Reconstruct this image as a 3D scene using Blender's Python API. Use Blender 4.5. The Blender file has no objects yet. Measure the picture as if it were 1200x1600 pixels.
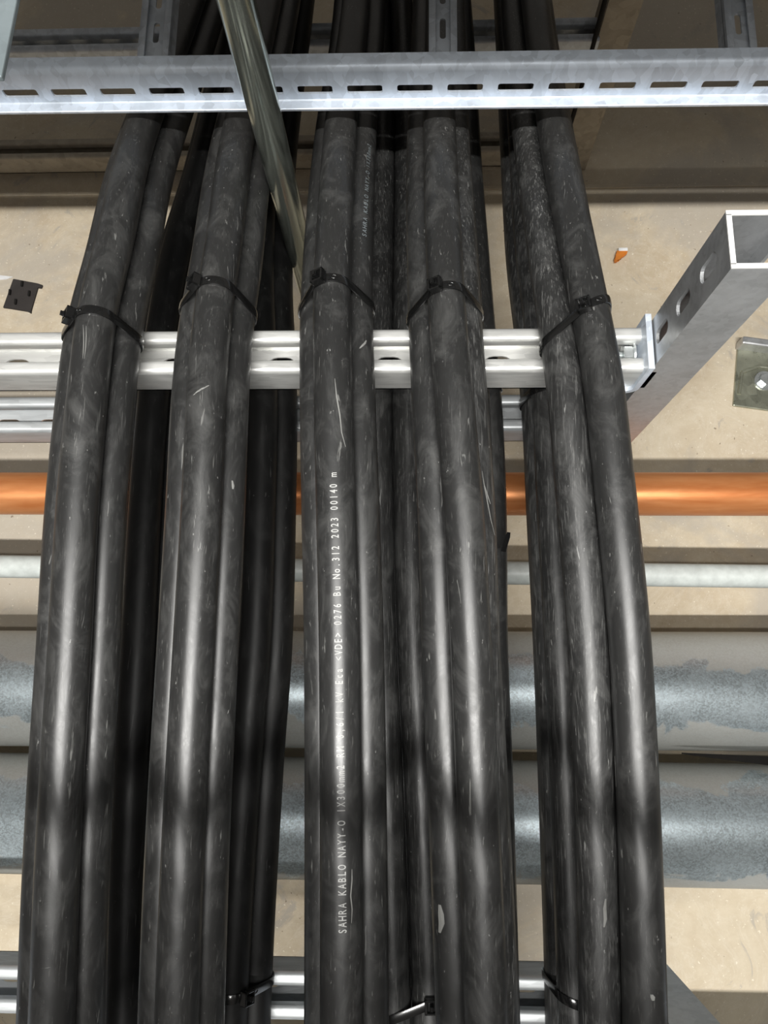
import bpy, bmesh, math, random
from mathutils import Vector, Matrix
from mathutils.geometry import tessellate_polygon
random.seed(7)
C = bpy.context.scene.collection
PI = math.pi

# ------------------------------------------------------------ camera, world, lights
H = 1.25                                   # camera height above the floor
F = 1200.0
RX, RY = math.radians(12.2), math.radians(1.9)
ROT = Matrix.Rotation(RX, 4, 'X') @ Matrix.Rotation(RY, 4, 'Y')
cd = bpy.data.cameras.new('camera'); cam = bpy.data.objects.new('camera', cd); C.objects.link(cam)
cd.sensor_fit = 'VERTICAL'; cd.sensor_height = 36; cd.lens = 27; cd.clip_start = 0.01; cd.clip_end = 60
cam.matrix_world = Matrix.Translation((0, 0, H)) @ ROT
bpy.context.scene.camera = cam

w = bpy.data.worlds.new('world'); bpy.context.scene.world = w; w.use_nodes = True
w.node_tree.nodes['Background'].inputs[0].default_value = (1.0, 0.93, 0.84, 1)
w.node_tree.nodes['Background'].inputs[1].default_value = 0.14

def area(name, loc, sx, sy, power, col, aim):
    l = bpy.data.lights.new(name, 'AREA'); l.shape = 'RECTANGLE'; l.size = sx; l.size_y = sy
    l.energy = power; l.color = col
    o = bpy.data.objects.new(name, l); C.objects.link(o); o.location = loc
    o.rotation_euler = (math.atan2(aim[1]-loc[1], loc[2]-aim[2]), 0, 0)
    return o
LAMP = Vector((-0.12, -0.585, H + 1.5))
area('strip_area_light', LAMP, 1.5, 0.042, 94, (1.0, 0.985, 0.95), (0.02, 0.1, 0.5))
area('strip_area_light', (0.05, -0.585+.9*.52, H + .60), 1.2, 0.03, 8.5, (1.0, 0.985, 0.95), (0.02, 0.1, 0.5))  # added nearer strip, splits the main light to soften the pipe shadows

vs = bpy.context.scene.view_settings
vs.view_transform = 'Standard'; vs.look = 'None'; vs.gamma = 1; vs.use_curve_mapping = False
vs.exposure = 0.0

# ------------------------------------------------------------ helpers
R3 = ROT.to_3x3()
def P(u, v, Z):                             # point seen at (u, v) at axial distance Z
    return Vector((0, 0, H)) + R3 @ Vector(((u - 600) / F * Z, (800 - v) / F * Z, -Z))
def PD(u, v, D):                            # the same, at vertical distance D below the camera
    d = R3 @ Vector(((u - 600) / F, (800 - v) / F, -1))
    return Vector((0, 0, H)) + d * (D / -d.z)
def PX(p):
    q = R3.transposed() @ (p - Vector((0, 0, H)))
    return 600 + F * q.x / -q.z, 800 - F * q.y / -q.z

def interp(tab, x):
    if x <= tab[0][0]: a, b = tab[0], tab[1]
    elif x >= tab[-1][0]: a, b = tab[-2], tab[-1]
    else:
        for a, b in zip(tab, tab[1:]):
            if a[0] <= x <= b[0]: break
    t = (x - a[0]) / (b[0] - a[0]); return a[1] + (b[1] - a[1]) * t

def smooth(tab):                            # catmull-rom through (x, y) pairs, sampled densely
    out = []; n = len(tab)
    for i in range(n - 1):
        p0 = tab[max(i - 1, 0)]; p1 = tab[i]; p2 = tab[i + 1]; p3 = tab[min(i + 2, n - 1)]
        h = p2[0] - p1[0]
        m1 = (p2[1] - p0[1]) / (p2[0] - p0[0]); m2 = (p3[1] - p1[1]) / (p3[0] - p1[0])
        for k in range(12):
            t = k / 12
            y = (2*t**3-3*t*t+1)*p1[1] + (t**3-2*t*t+t)*h*m1 + (-2*t**3+3*t*t)*p2[1] + (t**3-t*t)*h*m2
            out.append((p1[0] + h * t, y))
    out.append(tab[-1]); return out

def link(name, bm, mat, parent=None, smooth_=False, recalc=True):
    if recalc: bmesh.ops.recalc_face_normals(bm, faces=bm.faces)
    me = bpy.data.meshes.new(name); bm.to_mesh(me); bm.free()
    if smooth_:
        for p in me.polygons: p.use_smooth = True
    me.materials.append(mat)
    o = bpy.data.objects.new(name, me); C.objects.link(o)
    if parent: o.parent = parent; o.matrix_parent_inverse = Matrix.Translation(-parent.location)
    return o
def tag(o, label=None, cat=None, group=None, kind=None):
    if label: o['label'] = label
    if cat: o['category'] = cat
    if group: o['group'] = group
    if kind: o['kind'] = kind
    return o
def empty(name, loc, label, cat, group=None):
    o = bpy.data.objects.new(name, None); C.objects.link(o); o.location = loc; o.empty_display_size = .02
    return tag(o, label, cat, group)

def auto_smooth(o, ang=35):
    me = o.data
    for p in me.polygons: p.use_smooth = True
    bm = bmesh.new(); bm.from_mesh(me)
    for e in bm.edges:
        if len(e.link_faces) == 2 and e.calc_face_angle(0) > math.radians(ang): e.smooth = False
    bm.to_mesh(me); bm.free(); return o

def box(bm, x0, x1, y0, y1, z0, z1, bev=0, M=None):
    r = bmesh.ops.create_cube(bm, size=1)
    vs_ = r['verts']
    T = Matrix.Translation(((x0+x1)/2, (y0+y1)/2, (z0+z1)/2)) @ Matrix.Diagonal((x1-x0, y1-y0, z1-z0, 1))
    bmesh.ops.transform(bm, matrix=T, verts=vs_)
    if bev:
        es = list({e for v_ in vs_ for e in v_.link_edges})
        g = bmesh.ops.bevel(bm, geom=es, offset=bev, segments=2, affect='EDGES', profile=.5)
        vs_ = list({v_ for f in g['faces'] for v_ in f.verts} | {v_ for v_ in vs_ if v_.is_valid})
    if M: bmesh.ops.transform(bm, matrix=M, verts=vs_)
    return vs_

def tube(bm, pts, r, n=32, cap=True, frames=None, inner=None):
    """round sweep along pts"""
    rings = []
    for i, p in enumerate(pts):
        t = (pts[min(i+1, len(pts)-1)] - pts[max(i-1, 0)]).normalized()
        ref = Vector((0, 0, 1)) if abs(t.z) < .9 else Vector((0, 1, 0))
        a = t.cross(ref).normalized(); b = a.cross(t).normalized()
        rr = r[i] if isinstance(r, (list, tuple)) else r
        rings.append([bm.verts.new(p + a*math.cos(2*PI*k/n)*rr + b*math.sin(2*PI*k/n)*rr) for k in range(n)])
    for A, B in zip(rings, rings[1:]):
        for k in range(n): bm.faces.new((A[k], A[(k+1) % n], B[(k+1) % n], B[k]))
    if cap: bm.faces.new(rings[0][::-1]); bm.faces.new(rings[-1])
    return rings

def sweep_profile(bm, prof, M0, M1):
    """closed 2D profile (list of (a, b)) extruded from frame M0 to M1"""
    A = [bm.verts.new(M0 @ Vector((a, b, 0))) for a, b in prof]
    B = [bm.verts.new(M1 @ Vector((a, b, 0))) for a, b in prof]
    n = len(prof)
    for k in range(n): bm.faces.new((A[k], A[(k+1) % n], B[(k+1) % n], B[k]))
    for ring, s in ((A, 1), (B, -1)):
        for tri in tessellate_polygon([[v_.co for v_ in ring]]):
            try: bm.faces.new([ring[i] for i in tri])
            except ValueError: pass

def thicken(path, t):
    """open 2D polyline -> closed outline of thickness t (offset to the left)"""
    n = len(path); off = []
    for i, p in enumerate(path):
        a = Vector(path[max(i-1, 0)]); b = Vector(path[min(i+1, n-1)]); p = Vector(p)
        if 0 < i < n-1:
            d1 = (p-a).normalized(); d2 = (b-p).normalized(); d = (d1+d2).normalized()
            k = 1/max(.5, (1 + d1.dot(d2))/2)**.5
        else: d = (b-a).normalized(); k = 1
        off.append((p.x - d.y*t*k, p.y + d.x*t*k))
    return [tuple(q) for q in path] + off[::-1]

def arc(cx, cy, r, a0, a1, n=6):
    return [(cx + r*math.cos(math.radians(a0+(a1-a0)*i/n)), cy + r*math.sin(math.radians(a0+(a1-a0)*i/n))) for i in range(n+1)]

def slotted_plate(bm, L, W, slots, th, M, rf=.95):
    """plate 0..L by 0..W (local xy), thickness th along +z, slots = list of (cx, cy, len, wid)"""
    slots = sorted(slots); cuts = [0]
    for a, b in zip(slots, slots[1:]): cuts.append((a[0]+b[0])/2)
    cuts.append(L)
    if not slots: cuts = [0, L]
    for i in range(len(cuts)-1):
        x0, x1 = cuts[i], cuts[i+1]
        loops = [[Vector((x0, 0, 0)), Vector((x1, 0, 0)), Vector((x1, W, 0)), Vector((x0, W, 0))]]
        if slots:
            cx, cy, l, wd = slots[i]; r = wd/2*rf
            h = []
            for (sx, sy, a0) in ((1, 1, 0), (-1, 1, 90), (-1, -1, 180), (1, -1, 270)):
                for k in range(5):
                    a = math.radians(a0 + 90*k/4)
                    h.append(Vector((cx + sx*(l/2-r) + r*math.cos(a), cy + sy*(wd/2-r) + r*math.sin(a), 0)))
            loops.append(h[::-1])
        flat = [p for lp in loops for p in lp]
        tris = tessellate_polygon(loops)
        bot = [bm.verts.new(M @ p) for p in flat]
        top = [bm.verts.new(M @ (p + Vector((0, 0, th)))) for p in flat]
        for t in tris:
            try:
                bm.faces.new([top[j] for j in t]); bm.faces.new([bot[j] for j in t][::-1])
            except ValueError: pass
        k0 = 0
        for li, lp in enumerate(loops):
            n = len(lp)
            for k in range(n):
                if li == 0 and k in (1, 3) and not ((k == 1 and i == len(cuts)-2) or (k == 3 and i == 0)): continue
                a, b = k0+k, k0+(k+1) % n
                bm.faces.new((bot[a], bot[b], top[b], top[a]))
            k0 += n

# ------------------------------------------------------------ materials
def mat(name):
    m = bpy.data.materials.new(name); m.use_nodes = True
    nt = m.node_tree; return m, nt, nt.nodes['Principled BSDF']
def N(nt, t, **k):
    n = nt.nodes.new(t)
    for a, b in k.items():
        if a in n.inputs: n.inputs[a].default_value = b
        else: setattr(n, a, b)
    return n
def coords(nt, scale, kind='Object'):
    tc = N(nt, 'ShaderNodeNewGeometry') if kind == 'World' else N(nt, 'ShaderNodeTexCoord')
    mp = N(nt, 'ShaderNodeMapping'); mp.inputs['Scale'].default_value = scale
    nt.links.new(tc.outputs['Position' if kind == 'World' else kind], mp.inputs['Vector']); return mp.outputs[0]
def ramp(nt, src, stops):
    r = N(nt, 'ShaderNodeValToRGB'); e = r.color_ramp.elements
    while len(e) < len(stops): e.new(.5)
    for q, (p, c) in zip(e, stops):
        q.position = p; q.color = (c, c, c, 1) if not isinstance(c, tuple) else (*c, 1)
    nt.links.new(src, r.inputs[0]); return r.outputs[0]
def noise(nt, vec, sc, det=5, rough=.6, dist=0):
    n = N(nt, 'ShaderNodeTexNoise'); n.inputs['Scale'].default_value = sc; n.inputs['Detail'].default_value = det
    n.inputs['Roughness'].default_value = rough; n.inputs['Distortion'].default_value = dist
    nt.links.new(vec, n.inputs['Vector']); return n.outputs[0]
def mix(nt, f, a, b):
    m = N(nt, 'ShaderNodeMix', data_type='RGBA')
    for s, i in ((f, 0), (a, 6), (b, 7)):
        if hasattr(s, 'default_value') or hasattr(s, 'is_linked'): nt.links.new(s, m.inputs[i])
        else: m.inputs[i].default_value = s if i == 0 else (*s, 1)
    return m.outputs[2]
def bump(nt, h, st, d, b):
    n = N(nt, 'ShaderNodeBump'); n.inputs['Strength'].default_value = st; n.inputs['Distance'].default_value = d
    nt.links.new(h, n.inputs['Height']); nt.links.new(n.outputs[0], b.inputs['Normal'])

def cable_mat(name, base, scuff, lo=.60, hi=.74, rough=.36):
    m, nt, b = mat(name); L = nt.links.new
    st = noise(nt, coords(nt, (1, .045, 1), 'World'), 620, 5, .7)           # fine long scratches
    bl = noise(nt, coords(nt, (1, .55, 1), 'World'), 34, 9, .74, 1.2)            # dusty smears
    sp = noise(nt, coords(nt, (1, .4, 1), 'World'), 330, 3, .6)
    f1 = ramp(nt, st, [(lo, 0), (hi, 1)]); f2 = ramp(nt, bl, [(.48, 0), (.76, .7)])
    sc2 = noise(nt, coords(nt, (1, .09, 1), 'World'), 300, 3, .6, .8); f4 = ramp(nt, sc2, [(.67, 0), (.71, .8)]); f3 = ramp(nt, sp, [(.70, 0), (.78, .9)])
    c = mix(nt, f2, base, tuple(x*.45+base[i]*1.4 for i, x in enumerate(scuff)))
    c = mix(nt, f1, c, tuple(x*.7 for x in scuff)); c = mix(nt, f3, c, tuple(x*2.4 for x in scuff)); c = mix(nt, f4, c, tuple(x*1.3 for x in scuff))
    L(c, b.inputs['Base Color'])
    r = ramp(nt, bl, [(.35, rough-.04), (.7, rough+.14)]); L(r, b.inputs['Roughness'])
    b.inputs['Specular IOR Level'].default_value = .55
    bump(nt, st, .10, .0004, b)
    return m
M_cable = cable_mat('black_cable_jacket', (.0195, .0195, .0193), (.115, .115, .11), .60, .70)
M_cable_dusty = cable_mat('scuffed_cable_jacket', (.019, .019, .0188), (.15, .15, .145), .54, .68, .40)
M_cable_shade = cable_mat('shade_toned_cable_jacket', (.006, .006, .006), (.03, .03, .029), .64, .8, .46)  # shade on the two left lower bundles put into a darker, duller jacket
M_cable_shade.node_tree.nodes['Principled BSDF'].inputs['Specular IOR Level'].default_value = .22

def simple(name, col, rough=.5, metal=0, spec=.5):
    m, nt, b = mat(name)
    n = noise(nt, coords(nt, (1, 1, 1), 'World'), 60, 4)
    c = mix(nt, ramp(nt, n, [(.35, 0), (.7, 1)]), tuple(x*.85 for x in col), tuple(min(1, x*1.08) for x in col))
    nt.links.new(c, b.inputs['Base Color'])
    b.inputs['Roughness'].default_value = rough; b.inputs['Metallic'].default_value = metal
    b.inputs['Specular IOR Level'].default_value = spec; return m
M_nylon = simple('black_nylon', (.007, .007, .007), .17, 0, .85)
M_ink = simple('white_ink', (.40, .40, .39), .6)
M_scuff = simple('pale_scuff', (.20, .20, .19), .7)
M_pvc = simple('white_pvc', (.56, .60, .58), .4)
M_orange = simple('orange_plastic', (.62, .2, .03), .4)
M_black = simple('black_plastic', (.014, .013, .012), .75, 0, .15)
M_paper = simple('white_plastic_scrap', (.8, .8, .8), .5)

def galv(name, col, metal=.75, rough=.42, cell=140, var=.22, dust=None, stretch=(1, 1, 1), dlo=.5, dhi=.56):
    m, nt, b = mat(name); L = nt.links.new
    vec = coords(nt, stretch, 'World')
    vo = N(nt, 'ShaderNodeTexVoronoi'); vo.inputs['Scale'].default_value = cell; L(vec, vo.inputs['Vector'])
    sep = N(nt, 'ShaderNodeSeparateColor'); L(vo.outputs['Color'], sep.inputs[0])
    n = noise(nt, vec, 30, 6, .65, .4)
    c = mix(nt, sep.outputs[0], tuple(x*(1-var) for x in col), tuple(min(1, x*(1+var*.6)) for x in col))
    c = mix(nt, ramp(nt, n, [(.38, 0), (.68, .55)]), c, tuple(min(1, x*1.25+.03) for x in col))
    if dust:
        d = noise(nt, coords(nt, (.7, 1.4, 1.4), 'World'), 9, 5, .6, .5)
        fd = ramp(nt, d, [(dlo, 0), (dhi, .85)])
        c = mix(nt, fd, c, dust)
        mr = ramp(nt, d, [(dlo, metal), (dhi, metal*.3)]); L(mr, b.inputs['Metallic'])
        rr = ramp(nt, d, [(dlo, rough), (dhi, min(.8, rough+.22))]); L(rr, b.inputs['Roughness'])
    else:
        b.inputs['Metallic'].default_value = metal
        L(ramp(nt, n, [(.3, rough-.07), (.7, rough+.1)]), b.inputs['Roughness'])
    L(c, b.inputs['Base Color'])
    bump(nt, n, .12, .0008, b)
    return m
M_galv = galv('galvanised_steel', (.62, .68, .76), .22, .46, 150, .2, stretch=(1, 1, .5))
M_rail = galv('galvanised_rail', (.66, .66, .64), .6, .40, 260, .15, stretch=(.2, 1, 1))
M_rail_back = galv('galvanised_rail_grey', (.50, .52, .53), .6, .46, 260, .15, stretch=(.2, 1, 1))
M_pipe = galv('galvanised_pipe', (.56, .64, .68), .6, .40, 520, .34, dust=(.50, .49, .45), dlo=.50, dhi=.55)
def pipe_mat(name, yc, r_, up, dn):
    m = M_pipe.copy(); m.name = name; nt = m.node_tree; L = nt.links.new; b = nt.nodes['Principled BSDF']
    for inp in ('Base Color', 'Metallic', 'Roughness'):
        for l in list(b.inputs[inp].links):
            if inp != 'Base Color': nt.links.remove(l)
    old = b.inputs['Base Color'].links[0].from_node      # last mix: dust over spangle
    sp = N(nt, 'ShaderNodeSeparateXYZ'); L(N(nt, 'ShaderNodeNewGeometry').outputs['Position'], sp.inputs[0])
    def math_(op, a, b_):
        q_ = N(nt, 'ShaderNodeMath', operation=op)
        for i, v_ in enumerate((a, b_)):
            if isinstance(v_, (int, float)): q_.inputs[i].default_value = v_
            else: L(v_, q_.inputs[i])
        return q_.outputs[0]
    t = math_('DIVIDE', math_('SUBTRACT', sp.outputs[1], yc), r_)
    wv = noise(nt, coords(nt, (1, 1, 1), 'World'), 11, 6, .62, .6)
    wv = math_('MULTIPLY', math_('SUBTRACT', wv, .5), 1.5)
    a1 = math_('ADD', t, wv); a2 = math_('SUBTRACT', wv, t)
    f = math_('MAXIMUM', ramp(nt, a1, [(up, 0), (up+.06, .8)]), ramp(nt, a2, [(dn, 0), (dn+.06, .8)]))
    L(f, old.inputs[0])
    L(ramp(nt, f, [(0, .6), (.8, .2)]), b.inputs['Metallic']); L(ramp(nt, f, [(0, .36), (.8, .52)]), b.inputs['Roughness'])
    return m
M_pole = galv('galvanised_post', (.50, .51, .52), .7, .36, 200, .12)
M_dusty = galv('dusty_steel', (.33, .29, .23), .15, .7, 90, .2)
M_rung = galv('dull_steel', (.50, .53, .57), .35, .5, 120, .2)
M_conduit = galv('olive_sheen_steel', (.36, .39, .34), .9, .16, 60, .35, stretch=(7, 7, .22))
M_zinc = galv('zinc_bolt', (.62, .65, .65), .8, .3, 200, .1)

def copper():
    m, nt, b = mat('copper'); L = nt.links.new
    n = noise(nt, coords(nt, (.15, 1, 1), 'World'), 60, 6, .6, .3)
    n2 = noise(nt, coords(nt, (1, 1, 1), 'World'), 14, 5, .6)
    c = mix(nt, ramp(nt, n, [(.35, 0), (.7, 1)]), (.62, .21, .065), (.76, .33, .13))
    c = mix(nt, ramp(nt, n2, [(.5, 0), (.75, .5)]), c, (.55, .2, .08)); L(c, b.inputs['Base Color'])
    b.inputs['Metallic'].default_value = .55; L(ramp(nt, n, [(.3, .28), (.7, .42)]), b.inputs['Roughness']); return m
M_copper = copper()

def concrete():
    m, nt, b = mat('concrete_floor'); L = nt.links.new
    g = coords(nt, (1, 1, 1), 'World')
    n1 = noise(nt, g, 5, 8, .62, .5); n2 = noise(nt, g, 42, 8, .7); n3 = noise(nt, g, 190, 3, .6)
    n4 = noise(nt, g, 9, 10, .7, 2.2)
    c = mix(nt, ramp(nt, n1, [(.35, 0), (.65, 1)]), (.50, .41, .29), (.60, .52, .39))
    c = mix(nt, ramp(nt, n2, [(.4, 0), (.75, .6)]), c, (.68, .60, .47))
    c = mix(nt, ramp(nt, n4, [(.485, 0), (.505, .22), (.53, 0)]), c, (.72, .67, .58))
    c = mix(nt, ramp(nt, n4, [(.60, 0), (.66, .75)]), c, (.40, .36, .31))
    n5 = noise(nt, g, 2.6, 7, .6, .8)
    c = mix(nt, ramp(nt, n5, [(.49, 0), (.56, .65)]), c, (.43, .39, .335))
    c = mix(nt, ramp(nt, n3, [(.64, 0), (.70, .8)]), c, (.78, .72, .60))
    c = mix(nt, ramp(nt, noise(nt, g, 120, 2, .5), [(.24, .8), (.28, 0)]), c, (.2, .15, .1))
    L(c, b.inputs['Base Color']); b.inputs['Roughness'].default_value = .75
    bump(nt, n2, .25, .003, b); return m
M_conc = concrete()

# ------------------------------------------------------------ floor
bm = bmesh.new(); box(bm, -2.5, 2.5, -2.5, 2.8, -.1, 0)
tag(link('floor', bm, M_conc), kind='structure')
# low screed lip crossing the floor behind the pipes
bm = bmesh.new()
yl = PD(1000, 291, 1.25).y
box(bm, -2.4, 2.4, yl-.004, yl+.004, 0, .003, .001)
tag(link('trim_1', bm, M_conc), kind='structure')

# ------------------------------------------------------------ pipes
def xpipe(name, ul, vl, ur, vr, dl, r, m, label, cat, wall=.003, x0=-1.6, x1=1.6, Dc=None):
    a = PD(0, vl, Dc); b_ = PD(1200, vr, Dc)
    d = (b_-a)/(b_.x-a.x)
    p0 = a + d*(x0-a.x); p1 = a + d*(x1-a.x)
    bm = bmesh.new(); n = 64; dirv = d.normalized()
    rings = []
    up = Vector((0, 0, 1)); s = dirv.cross(up).normalized(); up2 = s.cross(dirv)
    for p, rr in ((p0, r-wall), (p0, r), (p0*.75+p1*.25, r), (p0*.5+p1*.5, r), (p0*.25+p1*.75, r), (p1, r), (p1, r-wall)):
        rings.append([bm.verts.new(p + s*math.cos(2*PI*k/n)*rr + up2*math.sin(2*PI*k/n)*rr) for k in range(n)])
    rings.append(rings[0])
    for A, B in zip(rings, rings[1:]):
        for k in range(n): bm.faces.new((A[k], A[(k+1) % n], B[(k+1) % n], B[k]))
    o = auto_smooth(link(name, bm, m)); tag(o, label, cat)
    return o
xpipe('copper_pipe', 0, 771, 0, 772, 0, .027, M_copper, 'bright orange copper pipe running crosswise behind the black cables', 'pipe', Dc=.94)
xpipe('conduit_pipe', 0, 885, 0, 900.5, 0, .016, M_pvc, 'thin white plastic conduit pipe crosswise below the copper pipe', 'pipe', Dc=1.06)
xpipe('galvanised_pipe', 0, 1074, 0, 1079, 0, .081, pipe_mat('galvanised_pipe_a', PD(600, 1076, 1.12).y, .081, .42, .55), 'large galvanised steel pipe nearest the white conduit, with dusty blotches', 'pipe', Dc=1.12)
xpipe('galvanised_pipe', 0, 1268, 0, 1289, 0, .0785, pipe_mat('galvanised_pipe_b', PD(600, 1278, 1.12).y, .0785, .70, .68), 'large galvanised steel pipe nearest the bottom slotted channel', 'pipe', Dc=1.12)

# ------------------------------------------------------------ strut channels along x
def strut(x0, x1, y0, D, label, m, W=.041, Hh=.041, slot_off=0, sw=.014):
    """C channel open to the top; y0 = near (-y) face, D = distance of the lips below the camera"""
    root = empty('strut_channel', ((x0+x1)/2, y0+W/2, H-D-Hh), label, 'channel')
    t = .002; zt = H-D; zb = zt-Hh
    def side(sgn):
        # profile in (y, z) from the web corner up the side, round the lip and back down inside
        r = .0045
        pts = [(0, 0), (0, Hh-r)] + arc(r, Hh-r, r, 180, 90)[1:] + arc(.0085, Hh-.004, .004, 90, 0)[0:] + [(.0125, Hh-.011)]
        pf = thicken(pts, -t)
        if sgn > 0: return [(y0+a, zb+b) for a, b in pf]
        return [(y0+W-a, zb+b) for a, b in pf]
    for s in (1, -1):
        bm = bmesh.new()
        pf = side(s)
        M0 = Matrix(((0, 0, 1, x0), (1, 0, 0, 0), (0, 1, 0, 0), (0, 0, 0, 1))); M1 = M0.copy(); M1[0][3] = x1
        sweep_profile(bm, pf, M0, M1)
        auto_smooth(link('lip_side', bm, m, root), 40)
    bm = bmesh.new()
    sl = []; x = x0+.03+slot_off
    while x < x1-.03: sl.append((x-x0, W/2, .028, sw)); x += .05
    slotted_plate(bm, x1-x0, W, sl, t, Matrix.Translation((x0, y0, zb)))
    link('slotted_web', bm, m, root)
    return root
XP = .232
xr = PD(1019, 560, .64).x
s1 = strut(-.75, xr, .26, .626, 'bright slotted channel rail right under the five tied front bundles', M_rail, slot_off=(PD(441, 565, .667).x+.75-.03) % .05, sw=.021)
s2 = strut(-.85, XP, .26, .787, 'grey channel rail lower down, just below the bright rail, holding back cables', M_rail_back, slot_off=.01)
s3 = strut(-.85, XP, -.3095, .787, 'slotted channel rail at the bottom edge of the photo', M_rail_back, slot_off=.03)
xpst = PD(937, 0, .94).x
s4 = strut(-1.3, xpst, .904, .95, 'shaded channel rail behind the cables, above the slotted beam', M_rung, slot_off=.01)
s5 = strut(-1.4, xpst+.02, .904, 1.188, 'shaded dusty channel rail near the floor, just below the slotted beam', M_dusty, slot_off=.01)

# ------------------------------------------------------------ square posts
def square_post(xl, y0, z0, z1, m, label, W=.041, name='square_post', slots=True, soff=0.0):
    root = empty(name, (xl+W/2, y0+W/2, z0), label, 'post')
    t = .0026; L = z1-z0
    sl = []
    if slots:
        k = soff
        while k < L-.02:
            if k > .02: sl.append((L-k, W/2, .030, .0125))
            k += .05
    # left and right walls slotted, front and back plain
    for nm, M_ in (('slotted_face', Matrix(((0, 0, 1, xl), (0, 1, 0, y0), (1, 0, 0, z0), (0, 0, 0, 1)))),
                   ('slotted_face', Matrix(((0, 0, 1, xl+W-t), (0, 1, 0, y0), (1, 0, 0, z0), (0, 0, 0, 1))))):
        bm = bmesh.new(); slotted_plate(bm, L, W, sl, t, M_); link(nm, bm, m, root)
    for y in (y0, y0+W-t):
        bm = bmesh.new(); box(bm, xl+t, xl+W-t, y, y+t, z0, z1); link('plain_face', bm, m, root)
    return root
zt = H - .4586
pxl = PD(1143, 425, .4586).x
post = square_post(pxl, .26, .006, zt, M_pole, 'open-ended square steel post with side slots at the right', soff=.035)
# cut end: bright bare rim
bm = bmesh.new(); t = .0028; W = .041
for (a0, a1, b0, b1) in ((pxl, pxl+W, .26, .26+t), (pxl, pxl+W, .26+W-t, .26+W), (pxl, pxl+t, .26+t, .26+W-t), (pxl+W-t, pxl+W, .26+t, .26+W-t)):
    box(bm, a0-.0003, a1+.0003, b0-.0003, b1+.0003, zt, zt+.0012)
rim = link('cut_rim', bm, simple('bare_cut_steel', (.82, .82, .80), .5, .1), post); rim['label'] = 'bright bare cut rim of the post'
post2 = square_post(pxl, -.3095, .006, H-.60, M_pole, 'square steel post at the lower right corner of the photo', soff=.03)
# dusty post at the back
q = PD(914, 266, 1.25)
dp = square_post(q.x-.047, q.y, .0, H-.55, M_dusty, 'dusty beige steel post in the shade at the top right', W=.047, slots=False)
# base plates the posts stand on are out of sight; a foot plate lies at the right edge
def box_obj(name, m, parent, *a, **k):
    bm = bmesh.new(); box(bm, *a, **k); return link(name, bm, m, parent)

# ------------------------------------------------------------ end bracket with bolt at the right end of the bright rail
zr = H-.626
br = empty('end_bracket', (xr, .28, zr-.045), 'folded steel end bracket with bolt joining bright rail to slotted post', 'bracket')
bm = bmesh.new()
xe = pxl-.0012
pts = [(xe-.036, zr-.0445)] + arc(xe-.012, zr-.0325, .012, -90, 0, 6) + [(xe, zr+.013)]
pf = thicken(pts, .005)
M0 = Matrix(((1, 0, 0, 0), (0, 0, 1, .256), (0, 1, 0, 0), (0, 0, 0, 1))); M1 = M0.copy(); M1[1][3] = .306
sweep_profile(bm, pf, M0, M1)
auto_smooth(link('folded_plate', bm, M_galv, br), 40)
bm = bmesh.new()
pts = [Vector((xe-.045+.0009*i/2, .2815, zr-.018)) for i in range(0, 88)]
tube(bm, pts, [.0042 if i % 2 else .0036 for i in range(len(pts))], 20)
auto_smooth(link('threaded_shank', bm, M_zinc, br), 60)
def hexprism(bm, x0, x1, yc, zc, r):
    A = [bm.verts.new((x0, yc+r*math.cos(PI/3*k), zc+r*math.sin(PI/3*k))) for k in range(6)]
    B = [bm.verts.new((x1, yc+r*math.cos(PI/3*k), zc+r*math.sin(PI/3*k))) for k in range(6)]
    for k in range(6): bm.faces.new((A[k], A[(k+1) % 6], B[(k+1) % 6], B[k]))
    bm.faces.new(A[::-1]); bm.faces.new(B)
bm = bmesh.new(); hexprism(bm, xe-.018, xe-.010, .2815, zr-.018, .0095)
bmesh.ops.bevel(bm, geom=bm.edges[:], offset=.0006, segments=2, affect='EDGES'); link('hex_nut', bm, M_zinc, br)
bm = bmesh.new(); tube(bm, [Vector((xe-.010, .2815, zr-.018)), Vector((xe-.0082, .2815, zr-.018))], .0115, 32)
auto_smooth(link('washer', bm, M_zinc, br), 40)

# ------------------------------------------------------------ foot plate at right edge
fp = PD(1137, 548, 1.25); fp2 = PD(1137, 640, 1.25)
fr = empty('foot_plate', (fp.x+.07, (fp.y+fp2.y)/2, 0), 'galvanised foot plate bolted to the floor at the right edge', 'base plate')
M_plate = galv('greenish_zinc', (.36, .37, .29), .7, .3, 60, .3)
bm = bmesh.new(); box(bm, fp.x+.002, fp.x+.16, fp2.y, fp.y-.002, 0, .005, .0018); link('plate', bm, M_plate, fr)
bm = bmesh.new(); box(bm, fp.x, fp.x+.165, fp.y-.004, fp.y+.010, .0, .03, .003); link('upturned_edge', bm, M_pole, fr)
bm = bmesh.new()
for k, (dx, dy) in enumerate(((.05, -.055), (.11, -.055))):
    c = Vector((fp.x+dx, fp.y+dy, 0))
    bm = bmesh.new(); tube(bm, [c+Vector((0, 0, .005)), c+Vector((0, 0, .0075))], .017, 32); wsh = auto_smooth(link('washer', bm, M_zinc, fr), 40)
    bm = bmesh.new(); r = .011
    A = [bm.verts.new((c.x+r*math.cos(PI/3*i+.4), c.y+r*math.sin(PI/3*i+.4), .0075)) for i in range(6)]
    B = [bm.verts.new((v_.co.x, v_.co.y, .016)) for v_ in A]
    for i in range(6): bm.faces.new((A[i], A[(i+1) % 6], B[(i+1) % 6], B[i]))
    bm.faces.new(A[::-1]); bm.faces.new(B); bmesh.ops.bevel(bm, geom=bm.edges[:], offset=.0008, segments=2, affect='EDGES')
    link('bolt_head', bm, M_zinc, fr)
bm = bmesh.new()   # stiffening ridge pressed in the plate
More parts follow.
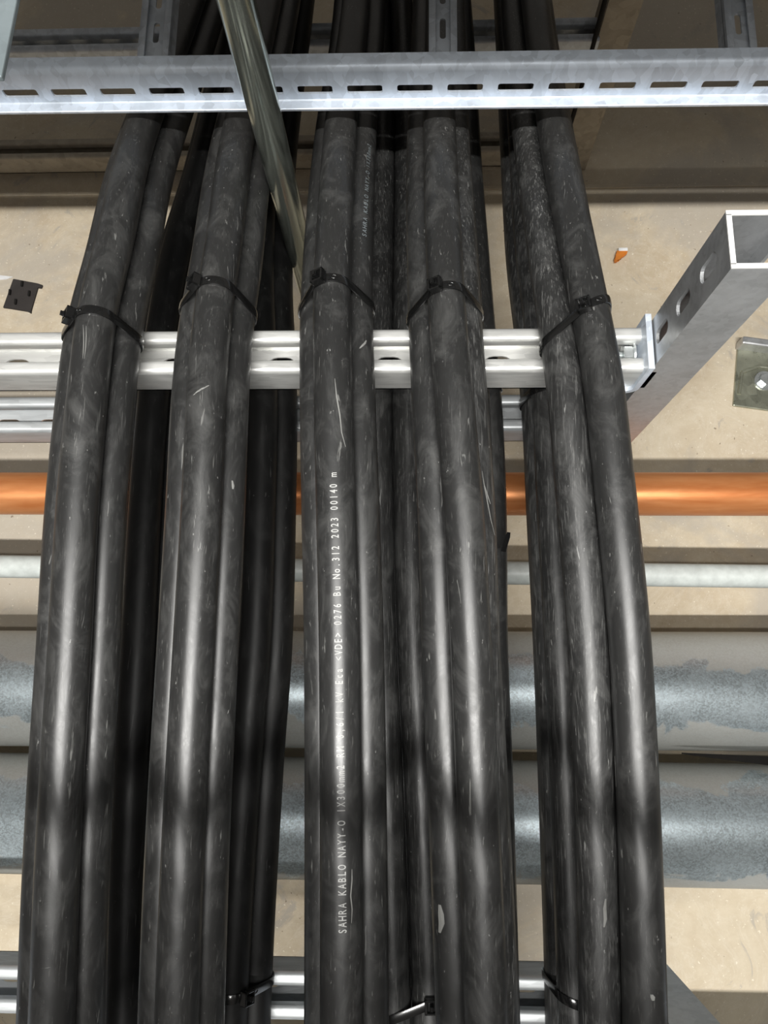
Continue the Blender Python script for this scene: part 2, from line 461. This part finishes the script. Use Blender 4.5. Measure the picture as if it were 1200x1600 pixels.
for a, b_ in (((.012, -.045), (.04, -.03)), ((.04, -.03), (.09, -.03)), ((.012, -.045), (.010, -.085))):
    tube(bm, [Vector((fp.x+a[0], fp.y+a[1], .005)), Vector((fp.x+b_[0], fp.y+b_[1], .005))], .0032, 12)
auto_smooth(link('pressed_ridge', bm, M_plate, fr), 50)

fr.rotation_euler = (0, 0, math.radians(-9)); fr.location.x += .004; fr.location.y -= .006
# ------------------------------------------------------------ the slotted cable ladder at the top
yw = .515; Dt, Db = .5655, .606
lad = empty('cable_ladder', (0, yw, H-Db), 'galvanised slotted ladder beam with crosswise rungs along the top', 'cable ladder')
zT, zB = H-Dt, H-Db; x0, x1 = -1.1, 1.1
pitch = .0448
c0 = PD(727, 136, .59).x
sl = []; k = -40
while k < 40:
    x = c0 + k*pitch
    if x0+.03 < x < x1-.03: sl.append((x-x0, (H-.5915)-(zB+.002), .0315, .0092))
    k += 1
bm = bmesh.new()
slotted_plate(bm, x1-x0, (zT-.006)-(zB+.002), sl, .002, Matrix(((1, 0, 0, x0), (0, 0, -1, yw+.002), (0, 1, 0, zB+.002), (0, 0, 0, 1))), .45)
M0 = Matrix(((0, 0, 1, x0), (1, 0, 0, 0), (0, 1, 0, 0), (0, 0, 0, 1))); M1 = M0.copy(); M1[0][3] = x1
top = [(yw, zT-.0062)] + arc(yw+.006, zT-.006, .006, 180, 90, 8) + [(yw+.014, zT), (yw+.0155, zT-.002), (yw+.0155, zT-.012)]
sweep_profile(bm, thicken(top, -.002), M0, M1)
bot = [(yw+.001, zB+.0022)] + [(yw-.0005, zB+.001), (yw-.008, zB+.0005), (yw-.0105, zB+.001), (yw-.0112, zB+.004), (yw-.0105, zB+.0045)]
sweep_profile(bm, thicken(bot, -.0015), M0, M1)
auto_smooth(link('side_rail', bm, M_galv, lad), 30)
for (ul, ur, vv) in ((214, 262, 84), (670, 714, 84), (1138, 1184, 82)):
    xa = PD(ul, vv, .585).x; xb = PD(ur, vv, .585).x
    z = H-.585; Wd = xb-xa; y0, y1 = yw+.016, yw+.75
    bm = bmesh.new()
    sl = []; y = .045
    while y < y1-y0-.03: sl.append((y, Wd/2, .022, .0055)); y += .0375
    slotted_plate(bm, y1-y0, Wd, sl, .0018, Matrix(((0, -1, 0, xb), (1, 0, 0, y0), (0, 0, 1, z-.006), (0, 0, 0, 1))))
    for xx, s in ((xa, 1), (xb, -1)):
        box(bm, min(xx, xx+s*.002), max(xx, xx+s*.002), y0, y1, z-.018, z)
        box(bm, min(xx, xx+s*.006), max(xx, xx+s*.006), y0, y1, z-.0018, z, .0006)
    link('rung', bm, M_rung, lad)

lad.rotation_euler = (0, 0, math.radians(-.4))
# ------------------------------------------------------------ galvanised conduit standing in front of the beam
a = PD(369, 0, .46*0+.46*1060/ (1060-0)*1.0) if False else None
cy = .462
def on_y(u, v, yy):
    d = R3 @ Vector(((u-600)/F, (800-v)/F, -1)); return Vector((0, 0, H)) + d*(yy/d.y)
c_ = on_y(444, 300, cy); c0_ = on_y(369, 0, cy)
bm = bmesh.new()
pa, pb = Vector((c_.x, cy, 0)), Vector((c0_.x, cy, c0_.z))
pb = pa + (pb-pa)*((H-.12)/(pb.z))
tube(bm, [pa.lerp(pb, i/40) for i in range(41)], .0137, 48)
tag(auto_smooth(link('conduit_pipe', bm, M_conduit)), 'upright shiny olive-grey steel conduit crossing in front of the slotted beam', 'pipe')

# near hanger strap at top left corner, close to the camera
g0 = PD(26, 0, .33); g1 = PD(2, 120, .33)
bm = bmesh.new()
vs_ = box(bm, -.022, 0, 0, .16, -.0035, 0, .0008)

ang = math.atan2(g0.x-g1.x, g0.y-g1.y)
o = link('hanger_bracket', bm, galv('weathered_steel', (.16, .19, .20), .3, .6, 90, .15)); o.location = g1; o.rotation_euler = (0, 0, -ang)
tag(o, 'grey hanger bracket close to the camera at the top left corner', 'bracket')

# ------------------------------------------------------------ cable bundles
r = .01575
ZF = smooth([(-260, 1.14), (-100, 1.02), (50, .89), (250, .745), (400, .682), (600, .635), (800, .613), (1000, .600), (1300, .581), (1600, .565), (1900, .555)])
ZB = smooth([(-200, 1.27), (50, 1.045), (262, .915), (400, .86), (520, .82), (640, .80), (800, .772), (1000, .7456), (1200, .7225), (1560, .686), (1900, .66)])
FRONT = {
 'leftmost': ([(-260, 400), (50, 293), (250, 219), (400, 186), (500, 161), (600, 148), (800, 130), (1000, 119), (1300, 102), (1600, 91), (1900, 82)], [(0, 6), (600, 10), (1600, 10)]),
 'second from left': ([(-260, 480), (50, 415), (250, 372), (400, 353), (500, 337), (600, 328), (800, 319), (1000, 308), (1300, 292), (1600, 281), (1900, 272)], [(0, 6), (600, 9), (1600, 9)]),
 'middle': ([(-260, 572), (50, 557), (200, 538), (450, 524), (600, 525), (800, 530), (1000, 535), (1300, 538), (1600, 539), (1900, 539)], [(0, -3), (600, -2), (1600, -2)]),
 'second from right': ([(-260, 682), (50, 686), (200, 685), (450, 694), (600, 703), (800, 717), (1000, 725), (1300, 739), (1600, 751), (1900, 762)], [(0, 0), (500, 0), (1000, 12), (1600, 8)]),
 'rightmost': ([(-260, 800), (50, 832), (200, 853), (400, 887), (600, 919), (730, 932), (1000, 956), (1300, 970), (1600, 978), (1900, 984)], [(0, 6), (300, 8), (600, 24), (1000, 30), (1600, 30)]),
}
BACK = {
 'leftmost': ([(-200, 405), (50, 370), (262, 325), (400, 285), (520, 262), (640, 248), (800, 236), (1000, 226), (1200, 215), (1560, 203), (1900, 195)], [(0, 0), (1600, 0)]),
 'second from left': ([(-200, 484), (50, 447), (262, 418), (450, 410), (540, 413), (640, 415), (800, 411), (1000, 404), (1200, 388), (1560, 366), (1900, 355)], [(0, 0), (1600, 0)]),
 'middle': ([(-200, 600), (50, 610), (262, 617), (400, 615), (640, 613), (800, 615), (1000, 620), (1200, 630), (1560, 643), (1900, 650)], [(0, 60), (1600, 60)]),
 'second from right': ([(-200, 690), (50, 705), (262, 713), (400, 722), (520, 730), (640, 739), (800, 744), (1000, 744), (1200, 750), (1560, 758), (1900, 764)], [(0, 0), (1600, 0)]),
 'rightmost': ([(-200, 790), (50, 808), (262, 822), (400, 832), (520, 848), (640, 860), (800, 869), (1000, 881), (1200, 890), (1560, 904), (1900, 912)], [(0, -20), (1600, -20)]),
}
SLOTS = (('top', 90), ('left', 210), ('right', 330))
class Bundle: pass
def make_bundle(key, front):
    us, ph = (FRONT if front else BACK)[key]; ZT = ZF if front else ZB
    us = smooth(us)
    B = Bundle(); B.v = []; B.c = []
    v0, v1 = us[0][0], us[-1][0]; n = 170
    for i in range(n+1):
        v = v0 + (v1-v0)*i/n; B.v.append(v); B.c.append(P(interp(us, v), v, interp(ZT, v) - (.0125 if key == 'middle' and not front else 0)))
    # light smoothing of the path in space
    for _ in range(6):
        c = B.c[:]
        for i in range(1, n): B.c[i] = (c[i-1]+c[i]*2+c[i+1])/4
    B.t = []; B.s = []; B.u = []
    for i in range(n+1):
        t = (B.c[max(i-1, 0)] - B.c[min(i+1, n)]).normalized()      # towards +y
        s = t.cross(Vector((0, 0, 1))).normalized(); u = s.cross(t).normalized()
        B.t.append(t); B.s.append(s); B.u.append(u)
    B.ph = ph; B.path = {}
    gap = 1.02
    for nm, a in SLOTS:
        pts = []
        for i in range(n+1):
            aa = math.radians(a - interp(ph, B.v[i]))
            pts.append(B.c[i] + (B.s[i]*math.cos(aa) + B.u[i]*math.sin(aa))*(r*1.1547*gap))
        B.path[nm] = pts
    return B
def at_v(B, v):
    n = len(B.v)-1; x = (v-B.v[0])/(B.v[-1]-B.v[0])*n; i = max(0, min(n-1, int(x))); return i, x-i
WHERE = {'top': 'riding on top of', 'left': 'lower left in', 'right': 'lower right in'}
bundles = {}
SKIP = set()
for front in (True, False):
    for key in FRONT:
        B = make_bundle(key, front); bundles[(front, key)] = B; B.obj = {}
        for nm, _ in SLOTS:
            if (front, key, nm) in SKIP: continue
            bm = bmesh.new(); tube(bm, B.path[nm], r, 40)
            if front: m = M_cable_dusty if key in ('rightmost',) and nm == 'left' or key == 'second from right' and nm == 'right' else M_cable
            else: m = M_cable_dusty if key in ('rightmost', 'middle') else (M_cable if key == 'second from right' else M_cable_shade)
            o = auto_smooth(link('power_cable', bm, m), 50)
            wh = {'top': 'upper right in', 'left': 'upper left in', 'right': 'underneath in'}[nm] if (key == 'middle' and not front) else WHERE[nm]
            lay = 'upper layer' if front else 'lower layer'
            tag(o, 'thick black cable %s the %s bundle of the %s' % (wh, key, lay), 'cable', 'thick black cables of the %s' % lay)
            B.obj[nm] = o

# ------------------------------------------------------------ cable ties
def hull(B, i, fr, rad):
    pts = []
    for nm, a in SLOTS:
        aa = math.radians(a - interp(B.ph, B.v[i]))
        ctr = Vector((math.cos(aa), math.sin(aa)))*(r*1.1547*1.02)
        for k in range(36): pts.append(ctr + Vector((math.cos(k*PI/18), math.sin(k*PI/18)))*rad)
    pts = sorted(((p.x, p.y) for p in pts))
    def half(ps):
        h = []
        for p in ps:
            while len(h) > 1 and (h[-1][0]-h[-2][0])*(p[1]-h[-2][1]) - (h[-1][1]-h[-2][1])*(p[0]-h[-2][0]) <= 1e-12: h.pop()
            h.append(p)
        return h[:-1]
    hp = [Vector(p) for p in half(pts) + half(pts[::-1])]
    out = []                               # resample long spans
    for k, p in enumerate(hp):
        q_ = hp[(k+1) % len(hp)]; nn = max(1, int((q_-p).length/.003))
        out += [p.lerp(q_, j/nn) for j in range(nn)]
    return out
def tie(B, v, head_angle, label, shear=0, width=.0076, group=None, tail=.012, slot='top'):
    i, f = at_v(B, v)
    c = B.c[i].lerp(B.c[i+1], f); T, S, U = B.t[i], B.s[i], B.u[i]
    root = empty('cable_tie', c, label, 'cable tie', group)
    hp = hull(B, i, f, r+.0006)
    def W(p, al, out=0):
        n_ = Vector(p).normalized() if Vector(p).length else Vector((0, 1))
        q_ = Vector(p) + n_*out
        return c + S*q_.x + U*q_.y + T*(al + shear*q_.x)
    bm = bmesh.new(); rings = []
    for p in hp:
        rings.append([bm.verts.new(W(p, al, ou)) for al, ou in ((-width/2, 0), (width/2, 0), (width/2, .0011), (width/4, .0015), (-width/4, .0015), (-width/2, .0011))])
    for k in range(len(rings)):
        A, Bq = rings[k], rings[(k+1) % len(rings)]
        for j in range(6): bm.faces.new((A[j], A[(j+1) % 6], Bq[(j+1) % 6], Bq[j]))
    stp = auto_smooth(link('strap', bm, M_nylon, root), 40)
    # head
    best = min(hp, key=lambda p: abs(((math.degrees(math.atan2(p.y, p.x)) - head_angle + 180) % 360) - 180))
    k = hp.index(best); tg = (hp[(k+1) % len(hp)] - hp[k-1]).normalized(); nn = Vector((tg.y, -tg.x))
    if nn.dot(best) < 0: nn = -nn
    X = (S*tg.x + U*tg.y).normalized(); Zv = (S*nn.x + U*nn.y).normalized(); Y = T
    o3 = W(best, 0, .001)
    M_ = Matrix(((X.x, Y.x, Zv.x, o3.x), (X.y, Y.y, Zv.y, o3.y), (X.z, Y.z, Zv.z, o3.z), (0, 0, 0, 1)))
    bm = bmesh.new(); a = .0058
    box(bm, -a, a, -a, a, -.0005, .0032, .0008, M_)
    for (p0, p1, p2, p3) in ((-a, a, -a, -a+.0016), (-a, a, a-.0016, a), (-a, -a+.0016, -a, a), (a-.0022, a, -a, a)):
        box(bm, p0, p1, p2, p3, .002, .0066, .0004, M_)
    hd = link('head', bm, M_nylon, root)
    bm = bmesh.new()
    box(bm, -.0014, .0016, -.0019, .0019, .001, .0085, .0004, M_)
    box(bm, -.001, .0012, -.0019, .0019, .0085, .0085+tail*.12, .0003, M_)
    link('tail_stub', bm, M_nylon, hd)
    # oval pit moulded in the strap beside the head
    k2 = (k - 4) % len(hp); p2 = hp[k2]; t2 = (hp[(k2+1) % len(hp)] - hp[k2-1]).normalized(); n2 = Vector((t2.y, -t2.x))
    if n2.dot(p2) < 0: n2 = -n2
    bm = bmesh.new(); cc = W(p2, 0, .0016); X2 = (S*t2.x+U*t2.y).normalized()
    ring = [cc + X2*math.cos(j*PI/8)*.0026 + T*math.sin(j*PI/8)*.0016 for j in range(17)]
    tube(bm, ring, .0005, 8, cap=False)
    auto_smooth(link('oval_pit', bm, M_nylon, stp), 60)
    return root
G = 'black nylon cable ties'
nmz = {'leftmost': (522, 122, .0), 'second from left': (479, 108, .0), 'middle': (476, 106, 0), 'second from right': (487, 104, .06), 'rightmost': (514, 92, .42)}
for key, (v, ha, sh) in nmz.items():
    tie(bundles[(True, key)], v, ha, 'black cable tie around the %s upper bundle just above the bright rail' % key, sh, group=G)
tie(bundles[(False, 'middle')], 602, 40, 'black cable tie around the middle lower bundle just under the bright rail', .1, group=G)
tie(bundles[(False, 'rightmost')], 622, 60, 'wide black cable tie around the rightmost lower bundle under the bright rail', 0, width=.009, group=G)
tie(bundles[(False, 'second from right')], 604, 60, 'black cable tie around the second from right lower bundle under the bright rail', 0, group=G)
tie(bundles[(False, 'rightmost')], 1548, 40, 'black cable tie around the rightmost lower bundle at the bottom rail', -.25, group=G)
tie(bundles[(False, 'middle')], 1560, 60, 'black cable tie around the middle lower bundle at the bottom rail', .35, group=G)
tie(bundles[(False, 'second from left')], 1535, 60, 'black cable tie around the second from left lower bundle at the bottom rail', 0, group=G)

# ------------------------------------------------------------ marks on the cable jackets
def surf(B, nm, v, ang, out):
    """point on cable nm of bundle B; ang in degrees from straight up, positive to the right"""
    i, f = at_v(B, v); c = B.path[nm][i].lerp(B.path[nm][i+1], f)
    a = math.radians(ang); S = B.s[i].lerp(B.s[i+1], f); U = B.u[i].lerp(B.u[i+1], f)
    return c + (S*math.sin(a) + U*math.cos(a))*(r+out)
def find_ang(B, nm, u, v):
    best = min(range(-89, 90, 1), key=lambda a: abs(PX(surf(B, nm, v, a, 0))[0]-u)); return best
_fc = {}
def glyph(ch):
    if ch in _fc: return _fc[ch]
    cu = bpy.data.curves.new('g', 'FONT'); cu.body = ch; cu.size = 1; cu.resolution_u = 3; cu.offset = .012
    o = bpy.data.objects.new('g', cu); C.objects.link(o)
    dg = bpy.context.evaluated_depsgraph_get(); me = bpy.data.meshes.new_from_object(o.evaluated_get(dg))
    bm = bmesh.new(); bm.from_mesh(me)
    for kk in range(0, 12):
        bmesh.ops.bisect_plane(bm, geom=bm.verts[:]+bm.edges[:]+bm.faces[:], plane_co=(0, -.15+kk*.09, 0), plane_no=(0, 1, 0))
    bm.to_mesh(me); bm.free()
    vs_ = [tuple(v_.co) for v_ in me.vertices]; fs = [tuple(p.vertices) for p in me.polygons]
    if vs_:
        x0 = min(v_[0] for v_ in vs_); x1 = max(v_[0] for v_ in vs_)
        sc = .62/max(.62, x1-x0); vs_ = [((v_[0]-(x0+x1)/2)*sc, v_[1]) for v_ in vs_]
        if ch in 'l1,.': pass
    C.objects.unlink(o); bpy.data.objects.remove(o); bpy.data.curves.remove(cu); bpy.data.meshes.remove(me)
    _fc[ch] = (vs_, fs); return _fc[ch]
def printed(B, nm, text, u0, va, vb, u1, height, m, name='printed_marking'):
    a0 = find_ang(B, nm, u0, va); a1 = find_ang(B, nm, u1, vb)
    # arc-length table over v
    N_ = 400; tb = [(0, va)]; p = surf(B, nm, va, a0, 0)
    for k in range(1, N_+1):
        v = va + (vb-va)*k/N_; q_ = surf(B, nm, v, a0+(a1-a0)*k/N_, 0); tb.append((tb[-1][0]+(q_-p).length, v)); p = q_
    Lt = tb[-1][0]; pt = Lt/len(text)
    bm = bmesh.new()
    for j, ch in enumerate(text):
        if ch == ' ': continue
        vv, ff = glyph(ch); base = (j+.5)*pt; new = []
        for (gx, gy) in vv:
            s_ = base + gx*pt*1.28
            v = interp(tb, s_); t_ = s_/Lt
            ang = a0+(a1-a0)*t_ - math.degrees((gy-.35)*height/.7/r)
            new.append(bm.verts.new(surf(B, nm, v, ang, .00018)))
        for f_ in ff:
            try: bm.faces.new([new[q_] for q_ in f_])
            except ValueError: pass
    o = link(name, bm, m, B.obj[nm]); return o
TXT = 'SAHRA KABLO NAYY-O 1X300mm2 RM 0,6/1 kV Eca <VDE> 0276 Bu No.312 2023 00140 m'
o = printed(bundles[(True, 'middle')], 'top', TXT, 535, 1430, 752, 520, .0056, M_ink); o['label'] = 'white printed lettering along the cable'
o = printed(bundles[(True, 'middle')], 'right', 'SAHRA KABLO NAYY-O 1X300mm2', 569, 378, 232, 577, .0042, simple('faded_ink', (.14, .16, .17), .6)); o['label'] = 'faded printed lettering along the cable'

def scuff(B, nm, pts, wid, m=M_scuff):
    """thin worn mark following pixels pts on the jacket"""
    bm = bmesh.new(); L_, R_ = [], []
    n = len(pts)
    for k, (u, v) in enumerate(pts):
        a = find_ang(B, nm, u, v); wv = wid*(math.sin(PI*(k+.35)/(n-1+.7))**.7)
        da = math.degrees(wv/2/r)
        L_.append([bm.verts.new(surf(B, nm, v, a-da, .00012)), bm.verts.new(surf(B, nm, v, a, .00022)), bm.verts.new(surf(B, nm, v, a+da, .00012))])
    for A, Bq in zip(L_, L_[1:]):
        for j in (0, 1): bm.faces.new((A[j], A[j+1], Bq[j+1], Bq[j]))
    o = link('scuff_mark', bm, m, B.obj[nm]); o['label'] = 'pale scuff on the jacket'
b = bundles
scuff(b[(True, 'leftmost')], 'top', [(130, 543), (130.5, 555), (131, 570), (130, 584), (129, 592)], .0007)
scuff(b[(True, 'leftmost')], 'top', [(135, 545), (135, 560), (134, 575), (132, 592)], .0007)
scuff(b[(True, 'middle')], 'right', [(562, 553), (566, 548), (570, 543), (572, 538)], .0022)
scuff(b[(True, 'second from right')], 'left', [(687, 1408), (689, 1422), (690, 1436), (687, 1452)], .0055)
scuff(b[(True, 'second from right')], 'right', [(753, 740), (757, 765), (762, 790), (767, 815), (773, 838)], .0010)
scuff(b[(True, 'second from right')], 'right', [(757, 762), (762, 777), (766, 790)], .0012)
scuff(b[(True, 'rightmost')], 'left', [(946, 1393), (945, 1408), (946, 1424), (944, 1436)], .0026)
scuff(b[(True, 'rightmost')], 'top', [(1018, 1519), (1020, 1523), (1021, 1528)], .0034)
scuff(b[(True, 'middle')], 'top', [(550, 1336), (550, 1352), (548, 1375), (550, 1395), (549, 1415)], .0010)
scuff(b[(True, 'middle')], 'top', [(523, 620), (526, 645), (531, 670), (534, 695), (540, 715)], .0011)
scuff(b[(True, 'second from left')], 'top', [(302, 642), (310, 637), (318, 633), (326, 629)], .0028)
scuff(b[(True, 'middle')], 'top', [(546, 200), (551, 197), (554, 190), (556, 183)], .0010)
scuff(b[(True, 'leftmost')], 'top', [(66, 1479), (72, 1479), (79, 1478)], .0024)
scuff(b[(True, 'second from left')], 'right', [(363, 752), (364, 760), (364, 765)], .0022)
scuff(b[(True, 'rightmost')], 'top', [(958, 1175), (960, 1190), (962, 1205), (963, 1222)], .0012)

# ------------------------------------------------------------ small things on the floor
Df = 1.25
def floor_poly(name, px, th, m, z=0):
    bm = bmesh.new()
    A = [bm.verts.new(Vector((PD(u, v, Df).x, PD(u, v, Df).y, z))) for u, v in px]
    B_ = [bm.verts.new(v_.co + Vector((0, 0, th))) for v_ in A]
    n = len(A)
    for k in range(n): bm.faces.new((A[k], A[(k+1) % n], B_[(k+1) % n], B_[k]))
    bm.faces.new(B_); bm.faces.new(A[::-1])
    bmesh.ops.bevel(bm, geom=[e for e in bm.edges], offset=th*.2, segments=2, affect='EDGES')
    return link(name, bm, m)
M_clip = simple('grey_brown_plastic', (.035, .03, .028), .6)
o = floor_poly('plastic_plate', [(22, 437), (60, 444), (68, 447), (66, 452), (60, 450), (50, 484), (50, 491), (44, 487), (6, 482)], .004, M_clip)
tag(o, 'small dark plastic plate with pegs lying on the floor at left', 'debris')
for k, (uu, vv) in enumerate(((37, 446), (18, 459), (48, 461), (27, 474))):
    c = PD(uu, vv, Df); bm = bmesh.new(); box(bm, c.x-.0018, c.x+.0018, c.y-.005, c.y+.005, .0035, .0085, .0008)
    link('peg', bm, M_black, o)
o = floor_poly('plastic_scrap', [(957, 411), (962, 402), (960, 398), (968, 392), (978, 393), (979, 399), (972, 405), (965, 408), (961, 414)], .010, M_orange, .001)
cpp = PD(971, 395, Df); bm = bmesh.new(); box(bm, cpp.x-.008, cpp.x+.008, cpp.y-.003, cpp.y+.003, .004, .0125, .001)
cap = link('pale_cap', bm, M_paper, o)
tag(o, 'small orange plastic scrap lying on the floor at upper right', 'debris')
o = floor_poly('paper_sliver', [(-6, 430), (21, 433), (10, 437), (-6, 438)], .002, M_paper)
tag(o, 'thin white sliver on the floor at the left edge', 'debris')

# black strap lying between the two big pipes at the right edge
bm = bmesh.new(); pts = []
for k in range(31):
    t = k/30; p = PD(1065+230*t, 1177+20*t**1.0, 1.05-.02*t); pts.append(p)
rings = []
for k, p in enumerate(pts):
    wdt = .0015+.016*(k/30); rings.append([bm.verts.new(p+Vector((0, s*wdt/2, h_))) for s, h_ in ((-1, 0), (1, 0), (1, .002), (-1, .002))])
for A, B_ in zip(rings, rings[1:]):
    for j in range(4): bm.faces.new((A[j], A[(j+1) % 4], B_[(j+1) % 4], B_[j]))
bm.faces.new(rings[0]); bm.faces.new(rings[-1][::-1])
tag(link('rubber_strap', bm, M_black), 'black tapering strap between the two big pipes at the right edge', 'strap')

# thin black wire running down beside the dusty post
bm = bmesh.new()
q0 = Vector((dp.location.x-.030, q.y-.004, 0))
tube(bm, [q0 + Vector((0, 0, z_)) + Vector((.002*math.sin(z_*9), 0, 0)) for z_ in [i*.02 for i in range(40)]], .0035, 16)
tag(auto_smooth(link('thin_wire', bm, M_black)), 'thin black wire running down beside the dusty post', 'wire')

# loose tie tail sticking out right of the second-from-right bundle
p = PD(786, 862, .73); p2 = PD(795, 832, .70)
bm = bmesh.new(); d = (p2-p).normalized(); s = d.cross(Vector((0, 0, 1))).normalized()
rings = []
for k in range(5):
    c = p.lerp(p2, k/4); ww = .0024*(1 if k < 4 else .6)
    rings.append([bm.verts.new(c + s*a_*ww + Vector((0, 0, b_))) for a_, b_ in ((-1, 0), (1, 0), (1, .0012), (-1, .0012))])
for A, B_ in zip(rings, rings[1:]):
    for j in range(4): bm.faces.new((A[j], A[(j+1) % 4], B_[(j+1) % 4], B_[j]))
bm.faces.new(rings[0]); bm.faces.new(rings[-1][::-1])
tag(link('loose_tie_end', bm, M_nylon), 'loose black tie end poking out beside the second from right bundle', 'cable tie')

# ------------------------------------------------------------ unseen blockers added out of view to shape the shade
def lamp_plane(y, z, zz):                    # y at height zz of the ray from the lamp through (y, z)
    return LAMP.y + (y-LAMP.y)*(LAMP.z-zz)/(LAMP.z-z)
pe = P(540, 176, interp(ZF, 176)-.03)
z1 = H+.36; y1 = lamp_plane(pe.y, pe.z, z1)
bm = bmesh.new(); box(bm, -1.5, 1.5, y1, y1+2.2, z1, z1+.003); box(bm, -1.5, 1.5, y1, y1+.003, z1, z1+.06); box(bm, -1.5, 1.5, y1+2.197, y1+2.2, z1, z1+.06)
tag(link('overhead_blocker', bm, M_galv), 'wide unseen sheet added above the view to shade the rear', 'light blocker')  # unseen sheet added to keep the lamp off the rear
z2 = H+.34
oh = empty('overhead_shade_bars', (0, -.3, z2), 'unseen bars added above the view to half shade the lower cables', 'cable ladder')  # unseen bars added to dim the far lamp on the lower cables
def yz(v): q_ = P(640, v, interp(ZF, v)-.02); return lamp_plane(q_.y, q_.z, z2)
for k, (v, wd) in enumerate(((1272, .026), (1400, .014), (1490, .015), (1580, .016), (1670, .018))):
    bm = bmesh.new(); yc0 = yz(v); box(bm, -1.5, 1.5, yc0-wd/2, yc0+wd/2, z2, z2+.006, .001)
    link('shade_bar', bm, M_rail_back, oh)
for xx in (-1.45, 1.45):
    bm = bmesh.new(); box(bm, xx-.01, xx+.01, yz(1700), yz(1200), z2, z2+.03, .001); link('side_rail', bm, M_rail_back, oh)
oh.rotation_euler = (0, 0, math.radians(-1.3))
ye = PD(1100, 1545, 1.25).y - .018
low = empty('floor_blocker', (0, ye-.25, 0), 'unseen low cover added outside the bottom edge to shade the floor', 'light blocker')  # unseen cover added to darken the floor along the bottom edge
bm = bmesh.new(); box(bm, -1.5, 1.5, ye-.5, ye, .300, .303); link('cover', bm, M_galv, low)
for yy in (ye-.2, ye-.5):
    bm = bmesh.new(); box(bm, -1.5, 1.5, yy, yy+.003, 0, .300); link('side_wall', bm, M_galv, low)
